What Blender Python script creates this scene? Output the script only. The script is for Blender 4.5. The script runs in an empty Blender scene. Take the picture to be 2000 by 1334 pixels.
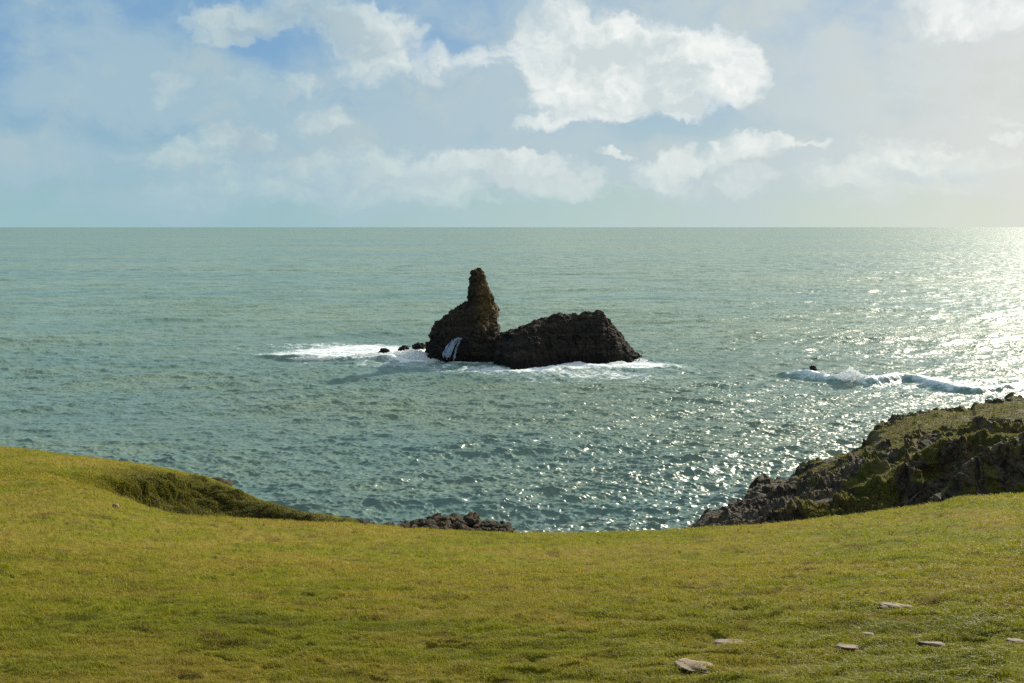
import bpy, math, random
import numpy as np
from mathutils import Vector
from mathutils.bvhtree import BVHTree

R = math.radians
C = bpy.context.scene.collection
SC = bpy.context.scene
rng = np.random.default_rng(7)
random.seed(7)

# ------------------------------------------------------------------ camera
H = 25.0                      # eye height above the sea, metres
F = 1944.0                    # focal length in photo pixels (35 mm on 36 mm over 2000)
PITCH = math.atan(224.0 / F)
cam_d = bpy.data.cameras.new('camera')
cam = bpy.data.objects.new('camera', cam_d)
C.objects.link(cam)
cam.location = (0, 0, H)
cam.rotation_euler = (R(90) - PITCH, 0, 0)
cam_d.sensor_width = 36
cam_d.lens = 35
cam_d.clip_start = 0.05
cam_d.clip_end = 200000
SC.camera = cam

# ------------------------------------------------------------------ light, exposure
SUN_AZ, SUN_EL = R(40), R(26)          # to the right of the view, ahead of the camera
SC.view_settings.view_transform = 'Standard'
SC.view_settings.look = 'None'
SC.view_settings.gamma = 1
SC.view_settings.exposure = 0.6
SC.cycles.use_denoising = False
SC.cycles.use_adaptive_sampling = False
SC.cycles.max_bounces = 6
SC.cycles.diffuse_bounces = 2
SC.cycles.glossy_bounces = 2
SC.cycles.transmission_bounces = 4
SC.cycles.transparent_max_bounces = 6
SC.cycles.sample_clamp_indirect = 4
SC.cycles.sample_clamp_direct = 1.7

sd = bpy.data.lights.new('sun', 'SUN')
sd.energy = 4.8
sd.angle = R(0.55)
sd.color = (1.0, 0.91, 0.74)
sun = bpy.data.objects.new('sun', sd)
C.objects.link(sun)
sdir = Vector((math.sin(SUN_AZ) * math.cos(SUN_EL), math.cos(SUN_AZ) * math.cos(SUN_EL), math.sin(SUN_EL)))
sun.rotation_euler = sdir.to_track_quat('Z', 'Y').to_euler()
sun.location = (60, 60, 80)


class NT:
    """small helper to write node trees"""
    def __init__(s, tree):
        s.t = tree
        s.n = tree.nodes
        s.l = tree.links

    def put(s, node, i, v):
        if v is None:
            return
        if isinstance(v, bpy.types.NodeSocket):
            s.l.new(v, node.inputs[i])
        else:
            node.inputs[i].default_value = v

    def m(s, op, a, b=None, c=None, clamp=False):
        n = s.n.new('ShaderNodeMath')
        n.operation = op
        n.use_clamp = clamp
        s.put(n, 0, a); s.put(n, 1, b); s.put(n, 2, c)
        return n.outputs[0]

    def v(s, op, a, b=None, c=None, scale=None):
        n = s.n.new('ShaderNodeVectorMath')
        n.operation = op
        s.put(n, 0, a); s.put(n, 1, b); s.put(n, 2, c)
        if scale is not None:
            s.put(n, 3, scale)
        return n.outputs['Value'] if op in ('LENGTH', 'DOT_PRODUCT', 'DISTANCE') else n.outputs[0]

    def xyz(s, x=0.0, y=0.0, z=0.0):
        n = s.n.new('ShaderNodeCombineXYZ')
        s.put(n, 0, x); s.put(n, 1, y); s.put(n, 2, z)
        return n.outputs[0]

    def sep(s, a):
        n = s.n.new('ShaderNodeSeparateXYZ')
        s.put(n, 0, a)
        return n.outputs

    def noise(s, vec, scale, detail=4, rough=0.55, dist=0.0, lac=2.0, color=False):
        n = s.n.new('ShaderNodeTexNoise')
        s.put(n, 'Vector', vec)
        s.put(n, 'Scale', scale); s.put(n, 'Detail', detail); s.put(n, 'Roughness', rough)
        s.put(n, 'Distortion', dist); s.put(n, 'Lacunarity', lac)
        return n.outputs['Color'] if color else n.outputs[0]

    def voro(s, vec, scale, feature='F1', out='Distance', rnd=1.0):
        n = s.n.new('ShaderNodeTexVoronoi')
        n.feature = feature
        s.put(n, 'Vector', vec); s.put(n, 'Scale', scale); s.put(n, 'Randomness', rnd)
        return n.outputs[out]

    def ramp(s, x, lo, hi, a=0.0, b=1.0, smooth=True):
        n = s.n.new('ShaderNodeMapRange')
        n.interpolation_type = 'SMOOTHSTEP' if smooth else 'LINEAR'
        s.put(n, 0, x); s.put(n, 1, lo); s.put(n, 2, hi); s.put(n, 3, a); s.put(n, 4, b)
        return n.outputs[0]

    def mix(s, f, a, b, mode='MIX'):
        n = s.n.new('ShaderNodeMix')
        n.data_type = 'RGBA'
        n.blend_type = mode
        s.put(n, 0, f)
        for i, v in ((6, a), (7, b)):
            if isinstance(v, (tuple, list)) and len(v) == 3:
                v = tuple(v) + (1,)
            s.put(n, i, v)
        return n.outputs[2]


def azel(px, py):
    X, Y = (px - 1000) / F, (667 - py) / F
    x, y, z = X, math.cos(PITCH) + Y * math.sin(PITCH), -math.sin(PITCH) + Y * math.cos(PITCH)
    return math.atan2(x, y), math.atan2(z, math.hypot(x, y))


# ------------------------------------------------------------------ sky
world = bpy.data.worlds.new('World')
SC.world = world
world.use_nodes = True
world.cycles.sampling_method = 'MANUAL'
world.cycles.sample_map_resolution = 512
w = NT(world.node_tree)
w.n.clear()
sky = w.n.new('ShaderNodeTexSky')
sky.sky_type = 'NISHITA'
sky.sun_disc = False
sky.sun_elevation = SUN_EL
sky.sun_rotation = SUN_AZ
sky.air_density = 1.0
sky.dust_density = 0.6
sky.ozone_density = 2.0
BG = 0.1
geo = w.n.new('ShaderNodeTexCoord')
D = w.sep(geo.outputs['Generated'])
az = w.m('ARCTAN2', D[0], D[1])
el = w.m('ARCTAN2', D[2], w.v('LENGTH', w.xyz(D[0], D[1], 0.0)))
P = w.xyz(az, el, 0.0)
# domain for cloud noise: a little turbulence, features flatten towards the horizon
warp = w.noise(P, 16, 3, 0.5, color=True)
Pw = w.v('ADD', P, w.v('SCALE', w.v('SUBTRACT', warp, (0.5, 0.5, 0.5)), scale=0.050))
Pw2 = w.v('ADD', Pw, w.v('SCALE', w.v('SUBTRACT', w.noise(P, 70, 3, 0.6, color=True), (0.5, 0.5, 0.5)), scale=0.022))


def blobs(lst, pos):
    acc = None
    for cx, cy, rx, ry, amp in lst:
        a, e = azel(cx, cy)
        k = F * 1.0
        d = w.v('MULTIPLY', w.v('SUBTRACT', pos, (a, e, 0)), (k / rx, k / ry, 0))
        q = w.m('MULTIPLY', w.m('SUBTRACT', 1.0, w.v('DOT_PRODUCT', d, d), clamp=True), amp)
        acc = q if acc is None else w.m('MAXIMUM', acc, q) if False else w.m('ADD', acc, q)
    return acc


CUM = [  # bright cumulus, (x, y, half width, half height, strength) as seen in the photograph's sky
    (1120, 85, 135, 92, 1.5), (1230, 130, 170, 95, 1.5), (1380, 110, 95, 70, 1.5), (1440, 160, 68, 60, 1.4), (1330, 180, 130, 62, 1.2), (1100, 150, 90, 60, .9), (1190, 140, 100, 60, .8),
    (1140, 205, 140, 40, 1.0), (1055, 238, 62, 20, .9), (1335, 217, 38, 22, .8), (1040, 110, 60, 60, .5),
    (600, 25, 260, 55, .8), (450, 45, 110, 42, .9), (730, 60, 130, 55, .9), (720, 125, 90, 48, .9), (860, 120, 110, 42, .8), (960, 105, 70, 40, .6),
    (1890, 15, 130, 55, 1.1), (1985, 30, 90, 50, .8),
    (420, 285, 130, 38, .8), (480, 265, 70, 28, .8), (300, 308, 100, 22, .6), (640, 235, 85, 34, .7),
    (330, 160, 42, 55, .7), (530, 165, 100, 50, .55), (590, 150, 60, 30, .4),
    (850, 335, 210, 44, .8), (960, 322, 150, 32, .7), (1060, 335, 120, 42, .8), (1035, 308, 40, 18, .7), (1130, 360, 90, 30, .6), (560, 335, 260, 40, .6), (480, 385, 300, 34, .55), (760, 380, 220, 34, .5), (980, 375, 200, 30, .45), (690, 305, 120, 22, .4),
    (1290, 335, 90, 34, .8), (1370, 315, 90, 30, .9), (1465, 292, 80, 30, .9), (1518, 278, 40, 18, .8), (1460, 350, 90, 30, .6), (1290, 375, 160, 26, .4),
    (1590, 278, 38, 13, .9), (1195, 299, 52, 10, .9), (1760, 300, 100, 40, .85), (1855, 315, 130, 38, .8), (1650, 335, 110, 32, .7), (1750, 355, 220, 36, .5), (1680, 400, 120, 20, .35),
    (1970, 257, 50, 12, .9), (1940, 228, 80, 12, .5), (1850, 385, 60, 24, .4),
]
shape = blobs(CUM, Pw2)
# more cloud of the same kind over the rest of the sky, outside the picture
aout = w.ramp(w.m('ABSOLUTE', az), 0.53, 0.75)
eout = w.ramp(el, 0.25, 0.36)
outside = w.m('MAXIMUM', aout, eout)
lumps = w.noise(w.v('MULTIPLY', Pw, (1, 1.6, 1)), 3.2, 5, 0.55)
shape = w.m('ADD', shape, w.m('MULTIPLY', outside, w.ramp(lumps, 0.44, 0.66, 0, 0.9)))
nstr = w.v('MULTIPLY', Pw2, (1, 1.35, 1))
n1 = w.noise(nstr, 15, 10, 0.62)
bil = w.m('SUBTRACT', 0.55, w.voro(nstr, 55, 'F1'))          # billows
dens = w.m('ADD', w.m('ADD', shape, w.m('MULTIPLY', w.m('SUBTRACT', n1, 0.5), 2.3)), w.m('MULTIPLY', bil, 0.55))
cov = w.m('MULTIPLY', w.ramp(dens, 0.0, 1.25, 0, 0.92), w.ramp(shape, 0.0, 0.45))
crisp = w.m('MULTIPLY', w.ramp(dens, 0.05, w.ramp(w.noise(Pw, 9.0, 3, 0.5), 0.38, 0.62, 1.0, 2.8)), w.ramp(shape, 0.15, 1.0))
cov = w.m('MAXIMUM', cov, crisp)
# light on the clouds: the noise field compared with itself a little way towards the sun
off = (0.018, 0.020, 0)
n2 = w.noise(nstr, 9, 6, 0.55)
n2s = w.noise(w.v('ADD', nstr, off), 9, 6, 0.55)
n3 = w.noise(nstr, 26, 7, 0.62)
n3s = w.noise(w.v('ADD', nstr, (0.006, 0.008, 0)), 26, 7, 0.62)
lit = w.m('ADD', 0.66, w.m('ADD', w.m('MULTIPLY', w.m('SUBTRACT', n2, n2s), 4.5), w.m('MULTIPLY', w.m('SUBTRACT', n3, n3s), 1.1)), clamp=True)


def puff(v):
    n_ = w.n.new('ShaderNodeTexVoronoi')
    n_.feature = 'F1'
    w.put(n_, 'Vector', v); w.put(n_, 'Scale', 26.0); w.put(n_, 'Detail', 1.0); w.put(n_, 'Roughness', 0.55); w.put(n_, 'Lacunarity', 2.4)
    return n_.outputs['Distance']


pf, pfs = puff(nstr), puff(w.v('ADD', nstr, (0.007, 0.008, 0)))
lit = w.m('ADD', w.m('MULTIPLY', lit, 0.85), w.m('MULTIPLY', w.m('SUBTRACT', pfs, pf), 0.55), clamp=True)
thick = w.ramp(shape, 0.5, 1.9)
veiln = w.noise(w.v('MULTIPLY', Pw, (1, 1.7, 1)), 7.5, 8, 0.58)
VEIL = [(1050, 150, 260, 130, .6), (700, 260, 300, 60, .5), (560, 200, 420, 120, .8), (250, 160, 260, 110, .8), (900, 220, 400, 110, .7), (1250, 20, 420, 60, .8), (1700, 110, 420, 130, 1.0),
        (100, 40, 200, 60, .5), (900, 330, 900, 70, .8), (300, 340, 500, 70, .5), (1700, 320, 500, 90, .9), (1900, 200, 300, 120, .8), (120, 320, 160, 40, .4)]
vshape = w.m('ADD', blobs(VEIL, Pw), 0.2)
veil = w.ramp(w.m('ADD', w.m('MULTIPLY', vshape, 0.62), w.m('MULTIPLY', w.m('SUBTRACT', veiln, 0.5), 3.2)), -0.15, 0.85, 0.0, 0.9)
veil = w.m('MAXIMUM', veil, w.m('MULTIPLY', outside, w.ramp(lumps, 0.3, 0.6, 0.1, 0.6)))


def S(r, g, b):   # an sRGB sky colour (0..255) as the value the Background (strength BG) needs
    o = []
    for c in (r, g, b):
        c = c / 255.0
        c = c / 12.92 if c <= 0.04045 else ((c + 0.055) / 1.055) ** 2.4
        o.append(c / BG / 2 ** SC.view_settings.exposure)
    return tuple(o) + (1,)


right = w.ramp(az, -0.25, 0.52, 0, 1, smooth=False)      # towards the sun
farright = w.ramp(az, 0.2, 0.62)
clear = w.mix(0.90, w.v('MULTIPLY', sky.outputs[0], (0.62, 0.72, 0.76)), w.mix(right, S(122, 164, 202), S(176, 194, 208)))
hazec = w.mix(right, S(156, 192, 197), S(212, 222, 207))
hazec = w.mix(farright, hazec, S(226, 227, 212))
hz = w.ramp(el, -0.01, 0.165, 0.97, 0.0)
base = w.mix(hz, clear, hazec)
veilc = w.mix(right, S(164, 192, 206), S(210, 218, 218))
veilc = w.mix(farright, veilc, S(228, 228, 222))
base = w.mix(veil, base, veilc)
base = w.mix(w.m('MULTIPLY', w.m('MULTIPLY', veil, w.ramp(n1, 0.46, 0.66, 0, 0.75)), w.ramp(el, 0.02, 0.08)), base, w.mix(right, S(176, 196, 202), S(214, 218, 212)))
rc = w.ramp(az, -0.30, 0.12)
cl_lit = w.mix(rc, S(200, 216, 216), S(250, 252, 248))
cl_lit = w.mix(w.ramp(el, 0.0, 0.12, 0.75, 0.0), cl_lit, w.mix(right, S(176, 206, 208), S(222, 230, 216)))
cl_sh = w.mix(rc, S(168, 190, 200), S(208, 219, 220))
BASES = [(1140, 85, 90, 45, .55), (1250, 95, 60, 30, .35), (1170, 205, 130, 30, .45), (1330, 165, 90, 35, .35), (1300, 215, 80, 18, .4), (600, 48, 150, 32, .6), (480, 62, 80, 22, .45), (720, 90, 80, 30, .35), (860, 140, 90, 22, .35),
         (450, 295, 70, 18, .5), (880, 350, 150, 20, .45), (1080, 355, 90, 18, .4), (970, 352, 50, 22, .5), (1400, 345, 90, 18, .45), (1500, 300, 40, 12, .3), (1830, 340, 110, 22, .45), (1760, 335, 60, 22, .4), (560, 180, 50, 25, .4)]
bases = w.m('MULTIPLY', blobs(BASES, Pw2), w.ramp(n2, 0.35, 0.6, 0.5, 1.4))
shade = w.m('ADD', bases, w.m('MULTIPLY', w.m('SUBTRACT', 1.0, lit), w.ramp(thick, 0, 1, 0.75, 1.15)))
cloudc = w.mix(w.m('MULTIPLY', shade, 0.95, clamp=True), cl_lit, cl_sh)
out = w.mix(w.m('MULTIPLY', cov, w.ramp(el, 0.0, 0.05, 0.35, 0.95)), base, cloudc)
# lower half (never seen past the sea, only fills from below)
out = w.mix(w.ramp(el, -0.08, -0.01, 1, 0), out, S(70, 95, 95))
bg = w.n.new('ShaderNodeBackground')
w.put(bg, 0, out)
bg.inputs[1].default_value = BG
wo = w.n.new('ShaderNodeOutputWorld')
w.l.new(bg.outputs[0], wo.inputs[0])


# ------------------------------------------------------------------ numeric helpers
def unproj(px, py, d):
    px, py, d = np.broadcast_arrays(np.asarray(px, float), np.asarray(py, float), np.asarray(d, float))
    X, Y = (px - 1000) / F, (667 - py) / F
    x, y, z = X, math.cos(PITCH) + Y * math.sin(PITCH), -math.sin(PITCH) + Y * math.cos(PITCH)
    h = np.hypot(x, y)
    return np.stack([x / h * d, y / h * d, H + z / h * d], -1)


def on_sea(px, py, z=0.0):
    p = unproj(px, py, 1.0)
    t = (H - z) / (H - p[..., 2])
    return np.stack([p[..., 0] * t, p[..., 1] * t, np.full(np.shape(t), z)], -1)


_P = np.random.default_rng(3).permutation(256)
_P = np.concatenate([_P, _P, _P])
_G = np.random.default_rng(4).normal(size=(256, 3))
_G /= np.linalg.norm(_G, axis=1)[:, None]


def perlin(p):
    i = np.floor(p).astype(np.int64)
    f = p - i
    i &= 255
    u = f * f * f * (f * (f * 6 - 15) + 10)
    r = 0
    for dx in (0, 1):
        wx = u[..., 0] if dx else 1 - u[..., 0]
        for dy in (0, 1):
            wy = u[..., 1] if dy else 1 - u[..., 1]
            for dz in (0, 1):
                wz = u[..., 2] if dz else 1 - u[..., 2]
                h = _P[_P[_P[i[..., 0] + dx] + i[..., 1] + dy] + i[..., 2] + dz]
                g = _G[h]
                r = r + wx * wy * wz * (g[..., 0] * (f[..., 0] - dx) + g[..., 1] * (f[..., 1] - dy) + g[..., 2] * (f[..., 2] - dz))
    return r * 1.5


def fbm(p, freq=1.0, octs=4, gain=0.5, ridged=False, sc=(1, 1, 1), seed=0.0):
    p = p * np.array(sc) * freq + seed * 17.31
    a, s, r = 1.0, 0.0, 0
    for _ in range(octs):
        n = perlin(p)
        if ridged:
            n = 1 - 2 * np.abs(n)
        r = r + a * n
        s += a
        a *= gain
        p = p * 2.03 + 5.7
    return r / s


def cells(p, freq=1.0, seed=0, sc=(1, 1, 1)):
    """F2-F1-ish blocky noise with a random value for each cell"""
    p = p * np.array(sc) * freq
    i = np.floor(p).astype(np.int64)
    f1 = np.full(p.shape[:-1], 9.0); f2 = f1.copy(); val = np.zeros(p.shape[:-1]); fac = val.copy()
    for dx in (-1, 0, 1):
        for dy in (-1, 0, 1):
            for dz in (-1, 0, 1):
                c = i + np.array([dx, dy, dz])
                h = _P[_P[_P[(c[..., 0] + seed) & 255] + (c[..., 1] & 255)] + (c[..., 2] & 255)]
                q = c + 0.5 + 0.45 * _G[h]
                d = np.linalg.norm(p - q, axis=-1)
                nv = _G[(h * 7 + 3) & 255][..., 0]
                near = d < f1
                f2 = np.where(near, f1, np.minimum(f2, d))
                val = np.where(near, nv, val)
                fac = np.where(near, (_G[(h * 11 + 5) & 255] * (p - q)).sum(-1), fac)
                f1 = np.where(near, d, f1)
    return f1, f2, val + 1.3 * fac


def sstep(a, b, x):
    t = np.clip((x - a) / (b - a), 0, 1)
    return t * t * (3 - 2 * t)


def pchip(xk, yk, x):
    """monotone cubic; yk has shape (K, ...)"""
    xk = np.asarray(xk, float); yk = np.asarray(yk, float)
    hh = np.diff(xk).reshape((-1,) + (1,) * (yk.ndim - 1))
    dl = np.diff(yk, axis=0) / hh
    d = np.zeros_like(yk)
    a, b = dl[:-1], dl[1:]
    w1, w2 = 2 * hh[1:] + hh[:-1], hh[1:] + 2 * hh[:-1]
    ok = a * b > 0
    with np.errstate(divide='ignore', invalid='ignore'):
        d[1:-1] = np.where(ok, (w1 + w2) / (w1 / np.where(ok, a, 1) + w2 / np.where(ok, b, 1)), 0)
    d[0], d[-1] = dl[0], dl[-1]
    j = np.clip(np.searchsorted(xk, x, side='right') - 1, 0, len(xk) - 2)
    h = (xk[j + 1] - xk[j])
    t = (np.asarray(x) - xk[j]) / h
    sh = (-1,) + (1,) * (yk.ndim - 1)
    t = t.reshape(sh); h = h.reshape(sh)
    return ((1 + 2 * t) * (1 - t) ** 2 * yk[j] + t * (1 - t) ** 2 * h * d[j] + t * t * (3 - 2 * t) * yk[j + 1] + t * t * (t - 1) * h * d[j + 1])


def curve(pts, px):
    """pts (px, py, dist) -> world points for each px"""
    a = np.array(pts, float)
    v = pchip(a[:, 0], a[:, 1:], np.clip(px, a[0, 0], a[-1, 0]))
    return unproj(px, v[:, 0], v[:, 1])


def loft(curves, counts, ts=None):
    """curves: list of (N,3); counts rows between neighbours -> (R,N,3), and the row numbers of the curves"""
    K = np.stack(curves)
    ts = np.arange(len(curves)) if ts is None else np.array(ts, float)
    t = []
    for k, c in enumerate(counts):
        t.append(ts[k] + (ts[k + 1] - ts[k]) * np.arange(c) / c)
    t.append([ts[-1]])
    t = np.concatenate(t)
    return pchip(ts, K, t), np.concatenate([[0], np.cumsum(counts)])


def normals(G):
    du = np.gradient(G, axis=1)
    dv = np.gradient(G, axis=0)
    n = np.cross(du, dv)
    return n / np.maximum(np.linalg.norm(n, axis=-1), 1e-9)[..., None]


def grid_mesh(name, G, mat, closed=False, attrs=None, smooth=True, parent=None):
    Rr, Nn = G.shape[:2]
    idx = np.arange(Rr * Nn).reshape(Rr, Nn)
    if closed:
        idx = np.concatenate([idx, idx[:, :1]], 1)
    q = np.stack([idx[:-1, :-1], idx[:-1, 1:], idx[1:, 1:], idx[1:, :-1]], -1).reshape(-1, 4)
    return raw_mesh(name, G.reshape(-1, 3), q, mat, attrs, smooth, parent)


def raw_mesh(name, V, Q, mat, attrs=None, smooth=True, parent=None):
    me = bpy.data.meshes.new(name)
    k = Q.shape[1]
    me.vertices.add(len(V))
    me.vertices.foreach_set('co', np.ascontiguousarray(V, np.float32).ravel())
    me.loops.add(Q.size)
    me.loops.foreach_set('vertex_index', np.ascontiguousarray(Q, np.int32).ravel())
    me.polygons.add(len(Q))
    me.polygons.foreach_set('loop_start', np.arange(0, Q.size, k, dtype=np.int32))
    me.polygons.foreach_set('loop_total', np.full(len(Q), k, np.int32))
    me.polygons.foreach_set('use_smooth', np.full(len(Q), smooth))
    me.update(calc_edges=True)
    for an, av in (attrs or {}).items():
        at = me.attributes.new(an, 'FLOAT', 'POINT')
        at.data.foreach_set('value', np.ascontiguousarray(av, np.float32).ravel())
    me.materials.append(mat)
    o = bpy.data.objects.new(name, me)
    C.objects.link(o)
    if parent is not None:
        o.parent = parent
    return o


def tag(o, label=None, cat=None, group=None, kind=None):
    for k, v in (('label', label), ('category', cat), ('group', group), ('kind', kind)):
        if v:
            o[k] = v
    return o


def new_mat(name):
    m = bpy.data.materials.new(name)
    m.use_nodes = True
    t = NT(m.node_tree)
    b = [n for n in t.n if n.type == 'BSDF_PRINCIPLED'][0]
    return m, t, b


def pos(t):
    return t.n.new('ShaderNodeNewGeometry').outputs['Position']


def attr(t, name):
    n = t.n.new('ShaderNodeAttribute')
    n.attribute_name = name
    return n.outputs['Fac']


def bump(t, b, h, strength, dist):
    n = t.n.new('ShaderNodeBump')
    n.inputs['Strength'].default_value = strength
    n.inputs['Distance'].default_value = dist
    t.l.new(h, n.inputs['Height'])
    t.l.new(n.outputs[0], b.inputs['Normal'])


# ------------------------------------------------------------------ materials
def turf_colour(t):
    """patchy winter turf: straw, olive, moss green and some bare brown; shared by the soil and the blades"""
    p = t.v('MULTIPLY', pos(t), (1, 1, 0.3))
    big = t.noise(p, 0.16, 4, 0.6, 0.4)
    mid = t.noise(t.v('MULTIPLY', p, (1, 1.5, 1)), 0.75, 5, 0.62, 0.5)
    fine = t.noise(p, 5.0, 4, 0.6)
    straw = (0.285, 0.232, 0.042)
    green = (0.198, 0.218, 0.008)
    moss = (0.085, 0.112, 0.006)
    dead = (0.130, 0.085, 0.032)
    f = t.m('ADD', t.m('MULTIPLY', big, 0.5), t.m('MULTIPLY', mid, 0.5))
    c = t.mix(t.ramp(f, 0.42, 0.58), straw, green)
    c = t.mix(t.ramp(t.m('ADD', t.m('MULTIPLY', f, .75), t.m('MULTIPLY', fine, .25)), 0.53, 0.62, 0, 0.8), c, moss)
    mid2 = t.noise(t.v('ADD', p, (31, 7, 0)), 1.3, 5, 0.65, 0.3)
    c = t.mix(t.ramp(mid2, 0.53, 0.66, 0, 0.75), c, dead)
    c = t.mix(t.ramp(fine, 0.35, 0.7, 0, 0.35), c, (0.16, 0.14, 0.03))
    # upper slope turned darker and browner, painting cloud shade into the turf colour
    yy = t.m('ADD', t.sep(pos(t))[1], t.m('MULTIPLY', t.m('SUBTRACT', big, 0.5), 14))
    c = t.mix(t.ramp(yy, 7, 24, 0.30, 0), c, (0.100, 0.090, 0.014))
    return c


def mat_ground():
    m, t, b = new_mat('turf')
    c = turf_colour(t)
    bank = attr(t, 'bank')
    p = pos(t)
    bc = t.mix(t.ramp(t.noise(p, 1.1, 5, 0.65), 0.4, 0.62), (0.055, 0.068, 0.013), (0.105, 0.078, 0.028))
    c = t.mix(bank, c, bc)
    c = t.mix(0.75, c, t.mix(1.0, c, (0.55, 0.5, 0.45), 'MULTIPLY'))  # soil darkened all over, painting in the shade between the blades
    rk = attr(t, 'rocky')
    rc = t.mix(t.noise(p, 2.0, 5, 0.6), (0.05, 0.04, 0.03), (0.14, 0.11, 0.075))
    c = t.mix(rk, c, rc)
    t.put(b, 'Base Color', c)
    b.inputs['Roughness'].default_value = 0.95
    b.inputs['Specular IOR Level'].default_value = 0.1
    h = t.m('ADD', t.noise(p, 9, 5, 0.65), t.m('MULTIPLY', t.noise(p, 45, 3, 0.6), 0.4))
    bump(t, b, h, 0.7, 0.06)
    return m


def mat_blade():
    m, t, b = new_mat('grass_blade')
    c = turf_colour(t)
    r = attr(t, 'tone')
    bank = attr(t, 'bank')
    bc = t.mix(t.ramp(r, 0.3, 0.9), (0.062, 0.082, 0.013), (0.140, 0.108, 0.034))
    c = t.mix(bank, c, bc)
    c = t.mix(1.0, c, t.mix(r, (0.72, 0.78, 0.7), (1.45, 1.35, 1.25)), 'MULTIPLY')
    c = t.mix(t.ramp(r, 0.86, 0.9, 0, 0.4), c, (0.32, 0.26, 0.10))
    t.put(b, 'Base Color', c)
    b.inputs['Roughness'].default_value = 0.55
    b.inputs['Specular IOR Level'].default_value = 0.22
    tr = t.n.new('ShaderNodeBsdfTranslucent')
    t.put(tr, 0, t.mix(1.0, c, (1.1, 1.15, 0.6), 'MULTIPLY'))
    mx = t.n.new('ShaderNodeMixShader')
    mx.inputs[0].default_value = 0.4
    t.l.new(b.outputs[0], mx.inputs[1]); t.l.new(tr.outputs[0], mx.inputs[2])
    o = [n for n in t.n if n.type == 'OUTPUT_MATERIAL'][0]
    t.l.new(mx.outputs[0], o.inputs[0])
    return m


def mat_rock(name, dark, mid, warm, scale=1.0, grass=0.0, ochre=None):
    m, t, b = new_mat(name)
    p = pos(t)
    n = t.noise(t.v('MULTIPLY', p, (1, 1, 0.55)), 0.9 * scale, 7, 0.65, 0.3)
    c = t.mix(t.ramp(n, 0.36, 0.62), dark, mid)
    n2 = t.noise(t.v('ADD', p, (9, 4, 2)), 0.45 * scale, 5, 0.6)
    c = t.mix(t.ramp(n2, 0.50, 0.66, 0, 0.8), c, warm)
    cr = t.voro(t.v('ADD', p, t.v('SCALE', t.noise(p, 1.5 * scale, 3, color=True), scale=0.7)), 1.3 * scale, 'DISTANCE_TO_EDGE')
    c = t.mix(t.ramp(cr, 0.0, 0.06, 0.65, 0), c, tuple(x * 0.4 for x in dark))
    if ochre:
        z = t.sep(p)[2]
        bed = t.noise(t.v('MULTIPLY', t.v('ADD', p, t.v('SCALE', t.noise(p, 0.3, 2, color=True), scale=2.0)), (0.10, 0.10, 1.5)), 1.2, 4, 0.6)
        c = t.mix(t.ramp(bed, 0.50, 0.60, 0, 0.6), c, (0.050, 0.042, 0.034))
        c = t.mix(t.ramp(t.m('ADD', z, t.m('MULTIPLY', n2, 2.0)), 2.0, 3.2, 0.8, 0), c, (0.007, 0.007, 0.005))
        c = t.mix(t.m('MULTIPLY', t.m('MULTIPLY', t.ramp(z, 4.5, 10.0), t.m('MULTIPLY', t.ramp(t.sep(p)[0], -7.2, -5.4, 0.15, 1), t.ramp(t.sep(p)[0], -1.5, 0.5, 1, 0.1))), t.ramp(t.noise(p, 1.6, 4, 0.6), 0.35, 0.6, 0.2, 0.9)), c, ochre)  # ochre tint high up, strongest on the pinnacle's right part
    if grass:
        g = attr(t, 'grass')
        gn = t.noise(p, 1.4, 5, 0.65)
        f = t.ramp(t.m('ADD', g, t.m('MULTIPLY', t.m('SUBTRACT', gn, 0.5), 1.1)), 0.38, 0.62)
        gc = t.mix(t.ramp(t.noise(p, 0.35, 5, 0.6), 0.42, 0.6), (0.100, 0.100, 0.016), (0.118, 0.084, 0.036))
        gc = t.mix(t.ramp(t.noise(p, 6, 4, 0.7), 0.45, 0.62, 0, 0.6), gc, (0.045, 0.050, 0.014))
        c = t.mix(f, c, gc)
    t.put(b, 'Base Color', c)
    b.inputs['Roughness'].default_value = 0.85
    b.inputs['Specular IOR Level'].default_value = 0.25
    h = t.m('ADD', t.noise(p, 2.6 * scale, 6, 0.7), t.m('MULTIPLY', t.ramp(cr, 0, 0.12), 0.35))
    bump(t, b, h, 0.9, 0.35 / scale)
    return m


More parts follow.
